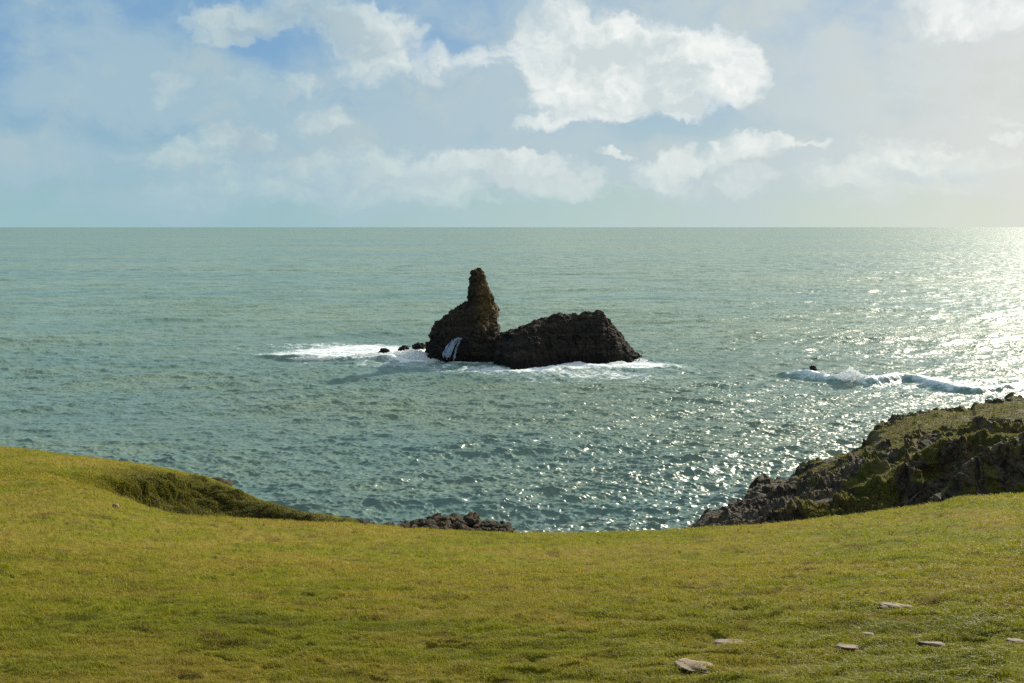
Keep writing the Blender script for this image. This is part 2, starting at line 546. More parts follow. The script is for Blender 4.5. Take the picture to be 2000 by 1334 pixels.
def mat_sea():
    m, t, b = new_mat('sea_water')
    p = pos(t)
    dist = t.v('LENGTH', p)
    # body colour: green where sand is stirred up, bluer in between
    patch = t.noise(t.v('MULTIPLY', p, (0.35, 1, 1)), 0.006, 4, 0.6)
    patch2 = t.noise(t.v('MULTIPLY', p, (0.5, 1, 1)), 0.05, 5, 0.65)
    f = t.m('ADD', t.m('MULTIPLY', patch, 0.6), t.m('MULTIPLY', patch2, 0.4))
    c = t.mix(t.ramp(f, 0.38, 0.62), (0.125, 0.215, 0.180), (0.185, 0.250, 0.165))
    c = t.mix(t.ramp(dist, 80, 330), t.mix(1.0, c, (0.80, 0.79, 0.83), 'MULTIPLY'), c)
    # small waves as slope noise, the same everywhere on the water
    pw = t.v('MULTIPLY', p, (0.5, 1.0, 0.0))

    def sl(scale, amp, det, seed):
        n = t.noise(t.v('ADD', pw, (seed, seed * 2.3, 0)), scale, det, 0.6, color=True)
        return t.v('SCALE', t.v('SUBTRACT', n, (0.5, 0.5, 0.5)), scale=amp)
    s = t.v('ADD', sl(5.0, 1.9, 3, 3), sl(0.9, 0.8, 3, 40))
    far = t.ramp(dist, 150, 600)
    s = t.v('ADD', s, t.v('SCALE', sl(0.22, 1.05, 3, 77), scale=far))
    gust = t.ramp(t.noise(t.v('MULTIPLY', p, (0.25, 1, 0)), 0.012, 3, 0.6), 0.35, 0.65, 0.6, 1.3)
    s = t.v('SCALE', s, scale=gust)
    nrm = t.n.new('ShaderNodeNewGeometry').outputs['Normal']
    nn = t.v('NORMALIZE', t.v('ADD', nrm, t.v('MULTIPLY', s, (1, 1, 0))))
    t.l.new(nn, b.inputs['Normal'])
    # foam
    fa = attr(t, 'foam')
    fn = t.noise(t.v('MULTIPLY', p, (0.7, 1, 1)), 1.6, 8, 0.74, 0.9)
    fn2 = t.noise(p, 0.35, 4, 0.6, 0.8)
    ff = t.m('ADD', fa, t.m('MULTIPLY', t.m('SUBTRACT', t.m('ADD', t.m('MULTIPLY', fn, 0.65), t.m('MULTIPLY', fn2, 0.35)), 0.5), 3.6))
    foam = t.m('MULTIPLY', t.m('MULTIPLY', t.ramp(ff, 0.40, 1.15), t.ramp(fa, 0.02, 0.12)), 0.9)
    c = t.mix(t.m('MULTIPLY', t.ramp(fa, 0.0, 0.8), 0.5), c, (0.12, 0.22, 0.20))
    c = t.mix(foam, c, (0.78, 0.82, 0.82))
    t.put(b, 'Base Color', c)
    t.put(b, 'Roughness', t.m('MAXIMUM', t.m('MULTIPLY', foam, 0.8), t.ramp(dist, 80, 500, 0.27, 0.31)))
    b.inputs['IOR'].default_value = 1.42
    return m


def mat_foam(name='foam', col=(0.90, 0.92, 0.93), trans=0.65, stretch=(1, 1, 1)):
    m, t, b = new_mat(name)
    n = t.noise(pos(t), 2.2, 5, 0.7)
    t.put(b, 'Base Color', t.mix(t.ramp(n, 0.3, 0.6), tuple(x * 0.8 for x in col), col))
    b.inputs['Roughness'].default_value = 0.7
    tr = t.n.new('ShaderNodeBsdfTranslucent')
    tr.inputs[0].default_value = col + (1,)
    mx = t.n.new('ShaderNodeMixShader')
    mx.inputs[0].default_value = trans
    t.l.new(b.outputs[0], mx.inputs[1]); t.l.new(tr.outputs[0], mx.inputs[2])
    # ragged: thin places let the water behind show through
    tp = t.n.new('ShaderNodeBsdfTransparent')
    m2 = t.n.new('ShaderNodeMixShader')
    hole = t.m('ADD', attr(t, 'thin'), t.m('MULTIPLY', t.m('SUBTRACT', t.noise(t.v('MULTIPLY', pos(t), stretch), 1.5, 5, 0.62), 0.5), 1.8))
    a = t.ramp(hole, 0.42, 0.85, 1.0, 0.0)
    t.l.new(a, m2.inputs[0])
    t.l.new(tp.outputs[0], m2.inputs[1]); t.l.new(mx.outputs[0], m2.inputs[2])
    o = [x for x in t.n if x.type == 'OUTPUT_MATERIAL'][0]
    t.l.new(m2.outputs[0], o.inputs[0])
    return m


def mat_stone():
    m, t, b = new_mat('pale_stone')
    p = pos(t)
    n = t.noise(p, 9, 6, 0.65)
    c = t.mix(t.ramp(n, 0.35, 0.65), (0.125, 0.088, 0.055), (0.24, 0.175, 0.115))
    c = t.mix(t.ramp(t.noise(p, 30, 3, 0.6), 0.55, 0.7, 0, 0.5), c, (0.12, 0.12, 0.08))
    t.put(b, 'Base Color', c)
    b.inputs['Roughness'].default_value = 0.9
    bump(t, b, n, 0.6, 0.02)
    return m


M_TURF, M_BLADE, M_SEA = mat_ground(), mat_blade(), mat_sea()
M_STACK = mat_rock('stack_rock', (0.009, 0.008, 0.007), (0.026, 0.021, 0.017), (0.038, 0.028, 0.019), 1.0, 0, (0.15, 0.098, 0.036))
M_CLIFF = mat_rock('cliff_rock', (0.044, 0.035, 0.024), (0.112, 0.090, 0.062), (0.100, 0.062, 0.028), 1.5, 1.0)
M_BOULD = mat_rock('boulder_rock', (0.024, 0.020, 0.012), (0.066, 0.052, 0.029), (0.100, 0.060, 0.024), 2.5)
M_FOAM = mat_foam()
M_FALL = mat_foam('falling_water', (0.19, 0.26, 0.35), 0.05, (3.5, 1, 0.30))  # white water given a dark bluish colour, its shade painted in
M_STONE = mat_stone()

# ------------------------------------------------------------------ sea
WAVE = {}


def ocean(N, L, peak, wdir, seed, spread=2.0, short=0.0):
    g = np.random.default_rng(seed)
    k = 2 * np.pi * np.fft.fftfreq(N, L / N)
    KX, KY = np.meshgrid(k, k, indexing='xy')
    K = np.hypot(KX, KY); K[0, 0] = 1
    kp = 2 * np.pi / peak
    cosw = (KX * math.cos(wdir) + KY * math.sin(wdir)) / K
    S_ = K ** -3.7 * np.exp(-1.25 * (kp / K) ** 2) * np.maximum(np.abs(cosw), 0.0) ** spread * np.exp(-(K * short) ** 2)
    S_[0, 0] = 0
    h = (g.normal(size=K.shape) + 1j * g.normal(size=K.shape)) * np.sqrt(S_)
    hh = np.fft.ifft2(h).real
    s = hh.std()
    dx = np.fft.ifft2(1j * KX / K * h).real / s
    dy = np.fft.ifft2(1j * KY / K * h).real / s
    return hh / s, dx, dy, N, L


def tile(T, i, x, y, rot):
    arr, N, L = T[i], T[3], T[4]
    c, s_ = math.cos(rot), math.sin(rot)
    u = ((x * c + y * s_) / L * N) % N
    v = ((-x * s_ + y * c) / L * N) % N
    i0, j0 = np.floor(u).astype(int), np.floor(v).astype(int)
    fu, fv = u - i0, v - j0
    i0 %= N; j0 %= N
    i1, j1 = (i0 + 1) % N, (j0 + 1) % N
    return (arr[j0, i0] * (1 - fu) * (1 - fv) + arr[j0, i1] * fu * (1 - fv) + arr[j1, i0] * (1 - fu) * fv + arr[j1, i1] * fu * fv)


def seg_dist(x, y, pts):
    """distance to a polyline, signed (+ = seaward side), and the parameter 0..1 along it"""
    best = np.full(x.shape, 1e9); sg = np.zeros(x.shape); par = np.zeros(x.shape)
    n = len(pts) - 1
    for k in range(n):
        a, b_ = pts[k][:2], pts[k + 1][:2]
        d = b_ - a
        L2 = d @ d
        t = np.clip(((x - a[0]) * d[0] + (y - a[1]) * d[1]) / L2, 0, 1)
        qx, qy = x - a[0] - t * d[0], y - a[1] - t * d[1]
        dd = np.hypot(qx, qy)
        s_ = np.sign(d[0] * (y - a[1]) - d[1] * (x - a[0]))
        m_ = dd < best
        best = np.where(m_, dd, best); sg = np.where(m_, s_, sg); par = np.where(m_, (k + t) / n, par)
    return best * sg, par


def build_sea():
    py = np.concatenate([np.linspace(1500, 1120, 40)[:-1], np.linspace(1120, 560, 1000)[:-1], np.linspace(560, 446, 180)[:-1]])
    r = (H / np.tan(np.arctan((py - 667) / F) + PITCH))
    r = np.concatenate([r, np.geomspace(r[-1] * 1.05, 60000, 30)])
    a0 = 31.0
    az_ = np.radians(np.concatenate([np.linspace(-100, -a0, 140)[:-1], np.linspace(-a0, a0, 1250)[:-1], np.linspace(a0, 100, 140)]))
    RR, AA = np.meshgrid(r, az_, indexing='ij')
    X, Y = RR * np.sin(AA), RR * np.cos(AA)
    T1 = ocean(512, 181.0, 12.0, R(-72), 1, 8.0, 0.1)
    T2 = ocean(512, 67.0, 4.4, R(-88), 2, 3.0, 0.03)
    T3 = ocean(256, 23.0, 1.7, R(-80), 5, 1.2, 0.02)
    T0 = ocean(256, 420.0, 30.0, R(-80), 8, 14.0, 1.0)
    fade0 = 1 / (1 + (RR / 2500) ** 2)
    fade1 = 1 / (1 + (RR / 900) ** 2)
    fade2 = 1 / (1 + (RR / 350) ** 2.5)
    fade3 = 1 / (1 + (RR / 150) ** 3)
    mod = 0.85 + 0.65 * fbm(np.stack([X * 0.5, Y, X * 0], -1), 0.025, 3)
    h = np.zeros(X.shape); dx = h.copy(); dy = h.copy()
    for T, rot, amp, fd in ((T0, 0.05, 0.26, fade0), (T1, 0.10, 0.16, fade1), (T2, -0.22, 0.088, fade2), (T3, 0.35, 0.055, fade3)):
        c, s_ = math.cos(rot), math.sin(rot)
        h += amp * fd * mod * tile(T, 0, X, Y, rot)
        tx, ty = tile(T, 1, X, Y, rot), tile(T, 2, X, Y, rot)
        dx += amp * 0.75 * fd * (tx * c - ty * s_)
        dy += amp * 0.75 * fd * (tx * s_ + ty * c)
    # sheltered slick behind the breaker lines is left to the foam
    foam = np.zeros(X.shape)
    # scattered whitecaps on the highest crests
    cr = tile(T2, 0, X, Y, -0.22) * 0.7 + tile(T1, 0, X, Y, 0.10) * 0.55
    caps = sstep(2.35, 3.0, cr + 0.5 * fbm(np.stack([X, Y, X * 0], -1), 0.03, 2))
    foam += 0.5 * caps
    P3 = np.stack([X, Y, np.zeros_like(X)], -1)

    def patch(px, py_, rx, ry, amp):
        c = on_sea(px, py_)
        d = c[:2] / np.linalg.norm(c[:2])
        a = X * d[0] + Y * d[1] - np.hypot(*c[:2])
        b_ = X * d[1] - Y * d[0]
        return amp * np.clip(1 - (a / ry) ** 2 - (b_ / rx) ** 2, 0, 1)
    # surf round the stack
    for q in ((600, 690, 11, 9, .75), (680, 687, 12, 13, 1.1), (760, 688, 10, 14, 1.2), (820, 693, 8, 13, 1.2), (870, 701, 6, 9, .8), (530, 692, 7, 6, .5),
              (930, 708, 7, 4, .5), (1000, 722, 9, 5, .5), (1100, 715, 9, 6, .55), (1150, 716, 9, 5, .5), (1200, 712, 9, 7, .7), (1250, 712, 8, 7, .6), (1300, 716, 9, 5, .35), (1230, 725, 22, 9, .4), (1130, 735, 26, 8, .32), (960, 722, 16, 7, .38), (820, 712, 16, 8, .4), (640, 712, 26, 8, .32), (560, 678, 22, 9, .4), (700, 672, 20, 8, .4),
              (1050, 730, 22, 8, .22), (860, 722, 18, 9, .2), (1120, 745, 20, 8, .15),
              (1590, 728, 9, 5, .6), (1660, 738, 8, 6, .9), (1560, 740, 12, 5, .35), (1700, 752, 16, 6, .35), (1620, 765, 16, 6, .3), (1900, 745, 20, 10, .35), (1830, 760, 16, 6, .3), (1450, 725, 10, 4, .2),
              (200, 650, 40, 6, .1), (380, 672, 30, 5, .13)):
        foam += patch(*q)
    # breaking swells: (pixel line), height, width
    for line, hgt, wid, fa in (
        ([(1500, 728), (1560, 738), (1640, 750), (1700, 752), (1760, 745), (1795, 748), (1850, 763), (1910, 770), (1975, 762), (2040, 752)], 1.5, 2.2, 1.15),
        ([(480, 698), (560, 702), (650, 706), (740, 705), (800, 708), (860, 707)], 0.9, 2.4, 0.8),
        ([(1060, 727), (1130, 718), (1200, 720), (1290, 716), (1340, 722)], 0.45, 1.8, 0.2),
    ):
        pts = [on_sea(a, b_) for a, b_ in line]
        sd_, pr = seg_dist(X, Y, pts)
        env = sstep(0, 0.12, pr) * sstep(1, 0.85, pr) * (0.75 + 0.5 * fbm(P3, 0.12, 2))
        prof = np.where(sd_ < 0, np.exp(-(sd_ / (wid * 0.45)) ** 2), np.exp(-(sd_ / (wid * 1.5)) ** 2))
        near = np.abs(sd_) < wid * 4
        h += np.where(near, hgt * env * prof, 0)
        foam += np.where(near, fa * env * np.where(sd_ < 0, 0.75 * np.exp(-(sd_ / (wid * 0.4)) ** 2), np.exp(-(sd_ / (wid * 1.3)) ** 2)), 0)
    G = np.stack([X + dx, Y + dy, h], -1)
    o = grid_mesh('sea', G, M_SEA, attrs={'foam': np.clip(foam, 0, 1.3)})
    tag(o, 'choppy blue green sea reaching to the horizon with glitter on the right', 'sea', kind='structure')


build_sea()

# ------------------------------------------------------------------ meadow and left headland
pxs = np.concatenate([np.linspace(-1500, -60, 120)[:-1], np.linspace(-60, 2060, 1060)[:-1], np.linspace(2060, 3500, 120)])


def build_ground():
    px = pxs
    one = np.ones_like(px)
    ucl = np.clip(px, -900, 2900)
    K0 = np.stack([(px - 1000) * 0.02, -22 * one, (H + 2.5) * one], -1)
    K1 = np.stack([(ucl - 1000) * 0.0032, 1.5 * one, (H - 2.1) * one], -1)
    K2 = curve([(-1500, 1345, 7.8), (0, 1380, 7.2), (1000, 1380, 7.0), (2000, 1380, 6.8), (3500, 1345, 7.0)], px)
    K3 = curve([(-1500, 1160, 14), (0, 1200, 12.5), (1000, 1200, 12), (2000, 1185, 12), (3500, 1120, 13)], px)
    K4 = curve([(-1500, 1030, 26), (0, 1072, 22), (400, 1095, 21), (1000, 1105, 21), (1500, 1095, 21), (2000, 1055, 22), (3500, 980, 24)], px)
    crest = [(-1500, 900, 60), (0, 948, 46), (100, 944, 44), (170, 952, 43), (240, 975, 41), (290, 995, 40), (345, 1012, 38.5), (420, 1018, 37.5), (520, 1022, 37), (600, 1026, 36.5), (700, 1028, 36),
             (800, 1034, 36), (900, 1040, 36), (1000, 1044, 36), (1080, 1045.5, 36), (1180, 1043, 36), (1340, 1037, 36), (1500, 1027, 36), (1580, 1019, 36.5), (1650, 1011, 37), (1720, 1002, 37.5), (1790, 991, 38),
             (1830, 987, 38.2), (1860, 976, 38.5), (1920, 972, 39), (2000, 968, 40), (2400, 945, 43), (3500, 900, 46)]
    K5 = curve(crest, px)
    # the gully between meadow and headland, opening to the right
    op = sstep(60, 330, px)[:, None]
    top = curve([(-1500, 872, 62), (0, 925, 58), (100, 922, 58), (200, 930, 60), (260, 932, 62), (330, 938, 66), (400, 948, 69), (450, 962, 68), (520, 990, 65), (600, 1012, 60), (700, 1024, 54), (3500, 1024, 54)], px)
    topn = top.copy()
    back6 = curve([(a, b + 1.5, c + 3.0) for a, b, c in crest], px); back6[:, 2] -= 1.3
    lin6 = K5 + (top - K5) * 0.25
    K6 = lin6 + (back6 - lin6) * op
    g7 = K5 + (top - K5) * 0.62
    g7o = g7.copy(); g7o[:, 2] -= 3.3
    lin7 = K5 + (top - K5) * 0.6
    K7 = lin7 + (g7o - lin7) * op
    lin8 = K5 + (top - K5) * 0.85
    g8 = K5 + (top - K5) * 0.90; g8[:, 2] -= 1.2
    K8 = lin8 + (g8 - lin8) * op
    K9 = topn
    sky_ = curve([(-1500, 850, 100), (-400, 868, 92), (0, 877, 86), (60, 882, 85), (130, 893, 84), (200, 900, 84), (260, 908, 83), (330, 921, 82), (400, 937, 80), (440, 951, 78), (500, 977, 74), (560, 998, 70), (620, 1012, 66), (690, 1024, 60), (760, 1030, 57), (3500, 1040, 56)], px)
    K10 = sky_
    sea_side = sstep(690, 800, px)[:, None]
    K11 = sky_ * np.array([1.05, 1.05, 1]); K11[:, 2] -= 2.5
    K12 = sky_ * np.array([1.10, 1.10, 0]); K12[:, 2] = -3
    # right of the headland: the meadow just falls away to the shore
    def drop(d, z):
        p = unproj(px, 1000, d); p[:, 2] = z; return p
    for K, d, z in ((K6, 38.5, 12.6), (K7, 42, 10.2), (K8, 46, 7.5), (K9, 50, 4.6), (K10, 54, 2.0), (K11, 58, -0.5), (K12, 63, -3.0)):
        zz = z if K is not K6 else K5[:, 2] - 1.3
        dd = np.hypot(K5[:, 0], K5[:, 1]) + (d - 36)
        q = unproj(px, 1000, dd); q[:, 2] = np.minimum(zz, K5[:, 2] - 1.0)
        K += (q - K) * sea_side
    cnt = [10, 30, 280, 170, 110, 10, 16, 24, 60, 60, 16, 10]
    G, rows = loft([K0, K1, K2, K3, K4, K5, K6, K7, K8, K9, K10, K11, K12], cnt)
    N_ = normals(G)
    N_ *= np.sign(N_[..., 2:3].mean())
    rI = np.arange(G.shape[0])[:, None] * np.ones((1, G.shape[1]))
    # relief
    dist = np.hypot(G[..., 0], G[..., 1])
    rel = 0.18 * fbm(G, 0.16, 3, seed=1) * sstep(6, 20, dist) * sstep(rows[5] + 5, rows[5] - 60, rI)
    tus = fbm(G, 1.1, 4, seed=2, sc=(1, 1, .5))
    rel += 0.085 * tus + 0.040 * fbm(G, 3.0, 3, seed=61, sc=(0.7, 1.2, 1)) + 0.05 * np.minimum(fbm(G, 0.8, 3, seed=5), 0.0) * 2 + 0.030 * fbm(G, 4.0, 2, seed=6)
    hol = sstep(0.40, 0.50, fbm(G, 2.2, 2, seed=9, sc=(0.65, 1.1, 1)))
    hol2 = sstep(0.34, 0.46, fbm(G, 4.2, 1, seed=19, sc=(0.5, 1.0, 1)))
    rel -= 0.065 * hol + 0.05 * hol2
    rel *= sstep(rows[1], rows[2], rI) * 0.9 + 0.1
    PXc = np.broadcast_to(px, rI.shape)
    # bushy bank: deep lumps
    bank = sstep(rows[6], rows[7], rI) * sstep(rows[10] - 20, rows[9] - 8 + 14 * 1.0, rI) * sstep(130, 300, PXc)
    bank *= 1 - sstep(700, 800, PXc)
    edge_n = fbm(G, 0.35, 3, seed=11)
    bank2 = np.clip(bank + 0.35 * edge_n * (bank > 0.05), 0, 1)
    f1, f2, val = cells(G, 0.85, 3, (1, 1, 1))
    lumps_ = (0.55 - f1) * 0.75 + 0.30 * fbm(G, 1.6, 3, seed=4)
    big_ = 0.9 * fbm(G, 0.28, 2, seed=21)
    lk = 1 - 0.62 * sstep(400, 520, PXc)
    rel = rel * (1 - bank2) + (lumps_ + big_ * 0.8 * lk - 0.15) * lk * bank2
    rel += 0.25 * fbm(G, 0.2, 3, seed=8) * sstep(rows[5], rows[8], rI) * (1 - bank2)
    G = G + N_ * rel[..., None]
    rocky = sstep(rows[10] + 1, rows[10] + 8, rI + 4 * edge_n) * (1 - 0)
    rocky = np.maximum(rocky, sstep(rows[6], rows[7], rI) * sstep(720, 780, PXc))
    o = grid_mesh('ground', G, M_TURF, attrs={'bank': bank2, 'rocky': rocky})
    tag(o, 'worn grassy clifftop sloping down to the sea with a shaded bank on the left', 'ground', kind='structure')
    return G, rows, bank2, rocky, o


GR, ROWS, BANK, ROCKY, ground_ob = build_ground()


def sample_grid(G, r, c):
    i, j = r.astype(int), c.astype(int)
    i = np.clip(i, 0, G.shape[0] - 2); j = np.clip(j, 0, G.shape[1] - 2)
    fi, fj = r - i, c - j
    if G.ndim == 3:
        fi, fj = fi[:, None], fj[:, None]
    return G[i, j] * (1 - fi) * (1 - fj) + G[i, j + 1] * (1 - fi) * fj + G[i + 1, j] * fi * (1 - fj) + G[i + 1, j + 1] * fi * fj


def blades(base, length, width, lean, bank=None):
    """one bent blade (a tapering strip of two faces) at each base point"""
    n = len(base)
    th = rng.uniform(0, 2 * np.pi, n)
    side = np.stack([np.cos(th), np.sin(th), np.zeros(n)], -1) * (width / 2)[:, None]
    # wind from the sea lays the blades over towards the left and the camera
    ld = np.stack([-0.55 + rng.normal(0, .7, n), -0.45 + rng.normal(0, .7, n), np.zeros(n)], -1) * lean[:, None]
    up = np.array([0, 0, 1.0])
    v0 = base - side - up * 0.01
    v1 = base + side - up * 0.01
    midp = base + (up * 0.62 + ld * 0.3) * length[:, None]
    v2 = midp + side * 0.7
    v3 = midp - side * 0.7
    v4 = base + (up * 0.85 + ld) * length[:, None]
    V = np.stack([v0, v1, v2, v3, v4], 1).reshape(-1, 3)
    k = np.arange(n)[:, None] * 5
    T = np.concatenate([k + np.array([[0, 1, 2]]), k + np.array([[0, 2, 3]]), k + np.array([[3, 2, 4]])], 0)
    tone = np.repeat(rng.random(n), 5)
    return V, T, tone, (np.repeat(bank, 5) if bank is not None else np.zeros(n * 5))


def build_grass():
    nb = 660000
    c0 = np.searchsorted(pxs, -120); c1 = np.searchsorted(pxs, 2120)
    r = rng.uniform(ROWS[2] - 4, ROWS[5] + 6, nb)
    # right and left margins of the frame included
    c = rng.uniform(c0, c1, nb)
    base = sample_grid(GR, r, c)
    cl = fbm(base, 2.2, 3, seed=31)
    keep = cl > -0.50 + 0.25 * rng.random(nb)
    base = base[keep]; cl = cl[keep]
    d = np.hypot(base[:, 0], base[:, 1])
    s = (d / 8) ** 0.55
    n = len(base)
    tall = 1 + 0.9 * np.clip(cl * 2.2, -0.4, 1)
    L = rng.uniform(0.016, 0.045, n) * s * tall
    W = rng.uniform(0.004, 0.007, n) * s ** 1.15
    V, T, tone, bk = blades(base, L, W, rng.uniform(0.3, 1.2, n))
    parts = [(V, T, tone, bk)]
    # far turf and the bank
    nb2 = 150000
    c1 = np.searchsorted(pxs, 800)
    r = rng.uniform(ROWS[6], ROWS[10] + 6, nb2); c = rng.uniform(c0, c1, nb2)
    base = sample_grid(GR, r, c)
    bk_ = sample_grid(BANK, r, c)
    n = len(base)
    L = rng.uniform(0.06, 0.13, n) * (1 + 1.1 * bk_)
    W = rng.uniform(0.018, 0.03, n) * (1 + 0.8 * bk_)
    parts.append(blades(base, L, W, rng.uniform(0.3, 1.0, n), bk_))
    off_, Vs, Ts, ts, bs = 0, [], [], [], []
    for V, T, a, b_ in parts:
        Vs.append(V); Ts.append(T + off_); ts.append(a); bs.append(b_); off_ += len(V)
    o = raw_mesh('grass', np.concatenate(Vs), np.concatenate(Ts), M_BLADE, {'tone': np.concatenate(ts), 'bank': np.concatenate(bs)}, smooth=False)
    tag(o, 'short windblown olive and straw coloured grass covering the clifftop', 'grass', kind='stuff')


build_grass()


# ------------------------------------------------------------------ right headland
def build_headland():
    px = np.concatenate([np.linspace(1325, 2060, 900)[:-1], np.linspace(2060, 3300, 260)])
    skyl = [(1325, 1046, 60), (1342, 1037, 62), (1360, 1026, 63), (1380, 1004, 64), (1396, 998, 65), (1420, 1000, 66), (1432, 994, 67), (1450, 981, 68), (1470, 966, 69), (1478, 953, 70), (1508, 943, 72), (1538, 946, 73), (1554, 934, 74),
            (1576, 916, 75), (1597, 903, 76), (1632, 894, 77), (1660, 888, 78), (1681, 880, 79), (1702, 862, 80), (1720, 834, 81), (1751, 823, 82), (1780, 812, 83), (1807, 805, 84), (1832, 801, 85), (1860, 806, 85), (1900, 803, 86),
            (1907, 791, 86), (1930, 787, 86), (1965, 788, 86), (1979, 781, 87), (2000, 778, 87), (2200, 745, 88), (2600, 700, 88), (3300, 690, 80)]
    Ksky = curve(skyl, px)
    # lip of the far slope / top of its rock face
    lip = curve([(1325, 1048, 59.5), (1380, 1020, 61), (1440, 1005, 62), (1500, 975, 64), (1560, 955, 66), (1620, 925, 67.5), (1700, 905, 69), (1740, 888, 70), (1790, 872, 71), (1830, 858, 72), (1900, 850, 72), (2000, 838, 71), (2200, 810, 70), (3300, 740, 64)], px)
    toe = curve([(1325, 1050, 58), (1440, 1024, 58), (1520, 1012, 58.2), (1600, 980, 59), (1660, 955, 60), (1720, 930, 61), (1765, 905, 62), (1800, 885, 63), (1830, 872, 64.5), (1900, 862, 66), (2000, 850, 66), (2200, 825, 64), (3300, 760, 60)], px)
    ridge = curve([(1325, 1052, 56.5), (1440, 1030, 56), (1520, 1018, 56), (1600, 992, 56.5), (1650, 976, 57), (1700, 952, 57.5), (1760, 912, 59), (1800, 885, 60.5), (1840, 868, 62), (1920, 858, 62), (2000, 858, 60), (2200, 850, 58), (3300, 800, 54)], px)
    foot = ridge * np.array([0.90, 0.90, 1]); foot[:, 2] = np.minimum(ridge[:, 2] - 3.8, 8)
    foot2 = ridge * np.array([0.86, 0.86, 0]); foot2[:, 2] = -2.5
    back = Ksky * np.array([1.04, 1.04, 1]); back[:, 2] -= 3.0
    back2 = Ksky * np.array([1.10, 1.10, 0]); back2[:, 2] = -3
    G, rows = loft([foot2, foot, ridge, toe, lip, Ksky, back, back2], [60, 190, 60, 90, 150, 70, 60])
    N_ = normals(G)
    N_ *= np.sign((N_ * np.array([0, -0.5, 1.0])).sum(-1, keepdims=True).mean())
    rI = np.arange(G.shape[0])[:, None] * np.ones((1, G.shape[1]))
    PX = np.broadcast_to(px, rI.shape)
    small = sstep(1330, 1480, PX) * 0.75 + 0.25
    steep = 1 - N_[..., 2]
    # spurs and gullies running down the face
    spur = fbm(G, 0.16, 3, seed=3, sc=(1, 0.8, 0.25))
    flute = fbm(G, 0.55, 4, seed=6, ridged=True, sc=(1, 1, 0.22))
    f1, f2, val = cells(G + 0.35 * np.stack([fbm(G, .8, 2, seed=1), fbm(G, .8, 2, seed=2), fbm(G, .8, 2, seed=5)], -1), 0.55, 9, (1.1, 1.1, 0.6))
    g1, g2, val2 = cells(G, 2.4, 19, (1.1, 1.1, 0.6))
    face = sstep(rows[2] + 20, rows[2] - 12, rI) + sstep(rows[3] - 4, rows[3] + 10, rI) * sstep(rows[4] + 25, rows[4] - 4, rI)
    face = np.clip(face + 0.5 * fbm(G, 0.25, 3, seed=13), 0, 1)
    rocky = np.clip(face + sstep(rows[5] - 26, rows[5] - 6, rI) * 0.9 + 0.7 * sstep(1700, 1400, PX), 0, 1)
    disp = small * (1.4 * spur * face + 0.65 * (flute - 0.35) * face + 0.38 * val * rocky + 0.10 * val2 * rocky + 0.20 * (fbm(G, 1.6, 4, 0.6, ridged=True, seed=27) - 0.3) * rocky)
    disp += 0.35 * fbm(G, 0.5, 4, seed=7) * small + 0.07 * fbm(G, 2.5, 3, seed=15)
    near_sky = sstep(rows[5] - 20, rows[5], rI) * sstep(rows[6], rows[5] + 8, rI)
    disp *= 1 - 0.6 * near_sky
    disp += near_sky * (0.12 * val + 0.10 * val2 + 0.22 * np.clip(fbm(G, 0.9, 4, 0.6, seed=71), -.3, 1) + 0.08 * fbm(G, 2.6, 3, seed=72, ridged=True))
    G = G + N_ * disp[..., None]
    N2 = normals(G); N2 *= np.sign((N2 * N_).sum(-1, keepdims=True).mean())
    up = 0.5 * N2[..., 2] + 0.5 * N_[..., 2]
    nz = fbm(G, 0.45, 4, seed=17)
    crestg = np.exp(-((rI - rows[2] + 4) / 20.0) ** 2) * sstep(1600, 1680, PX)             # green crest of the near ridge
    plat = sstep(rows[4] - 6, rows[4] + 18, rI + 26 * nz) * sstep(rows[5] + 8, rows[5] - 16, rI) * sstep(1640, 1760, PX)
    streak = 0.95 * sstep(-0.25, 0.25, fbm(G, 0.42, 4, seed=29, sc=(1.2, 1, 0.35))) * sstep(1420, 1560, PX)
    grass = np.clip(1.0 * crestg + 0.75 * plat * (0.60 + 2.0 * nz) + streak + 0.55 * (sstep(0.55, 0.9, up) - 0.5) + 0.15 * nz, 0, 1)
    grass *= 0.25 + 0.75 * sstep(1450, 1600, PX)
    o = grid_mesh('headland', G, M_CLIFF, attrs={'grass': grass})
    tag(o, 'craggy grey brown headland with grassy ledges falling to the water on the right', 'headland', kind='structure')
    # clinging grass on the ledges
    n = 130000
    c1 = np.searchsorted(px, 2080)
    r = rng.uniform(rows[1], rows[5] - 20, n); c = rng.uniform(0, c1, n)
    b_ = sample_grid(G, r, c); g_ = sample_grid(grass, r, c)
    k = g_ + 0.6 * fbm(b_, 1.4, 3, seed=23) > 0.6
    b_ = b_[k]; n = len(b_)
    V, T, tone, bk = blades(b_, rng.uniform(0.06, 0.16, n), rng.uniform(0.02, 0.035, n), rng.uniform(0.3, 1.0, n), np.full(n, 0.85) + rng.normal(0, .15, n))
    o = raw_mesh('ledge_grass', V, T, M_BLADE, {'tone': tone, 'bank': np.clip(bk, 0, 1)}, smooth=False)
    tag(o, 'coarse olive grass clinging to the ledges of the rocky headland', 'grass', kind='stuff')


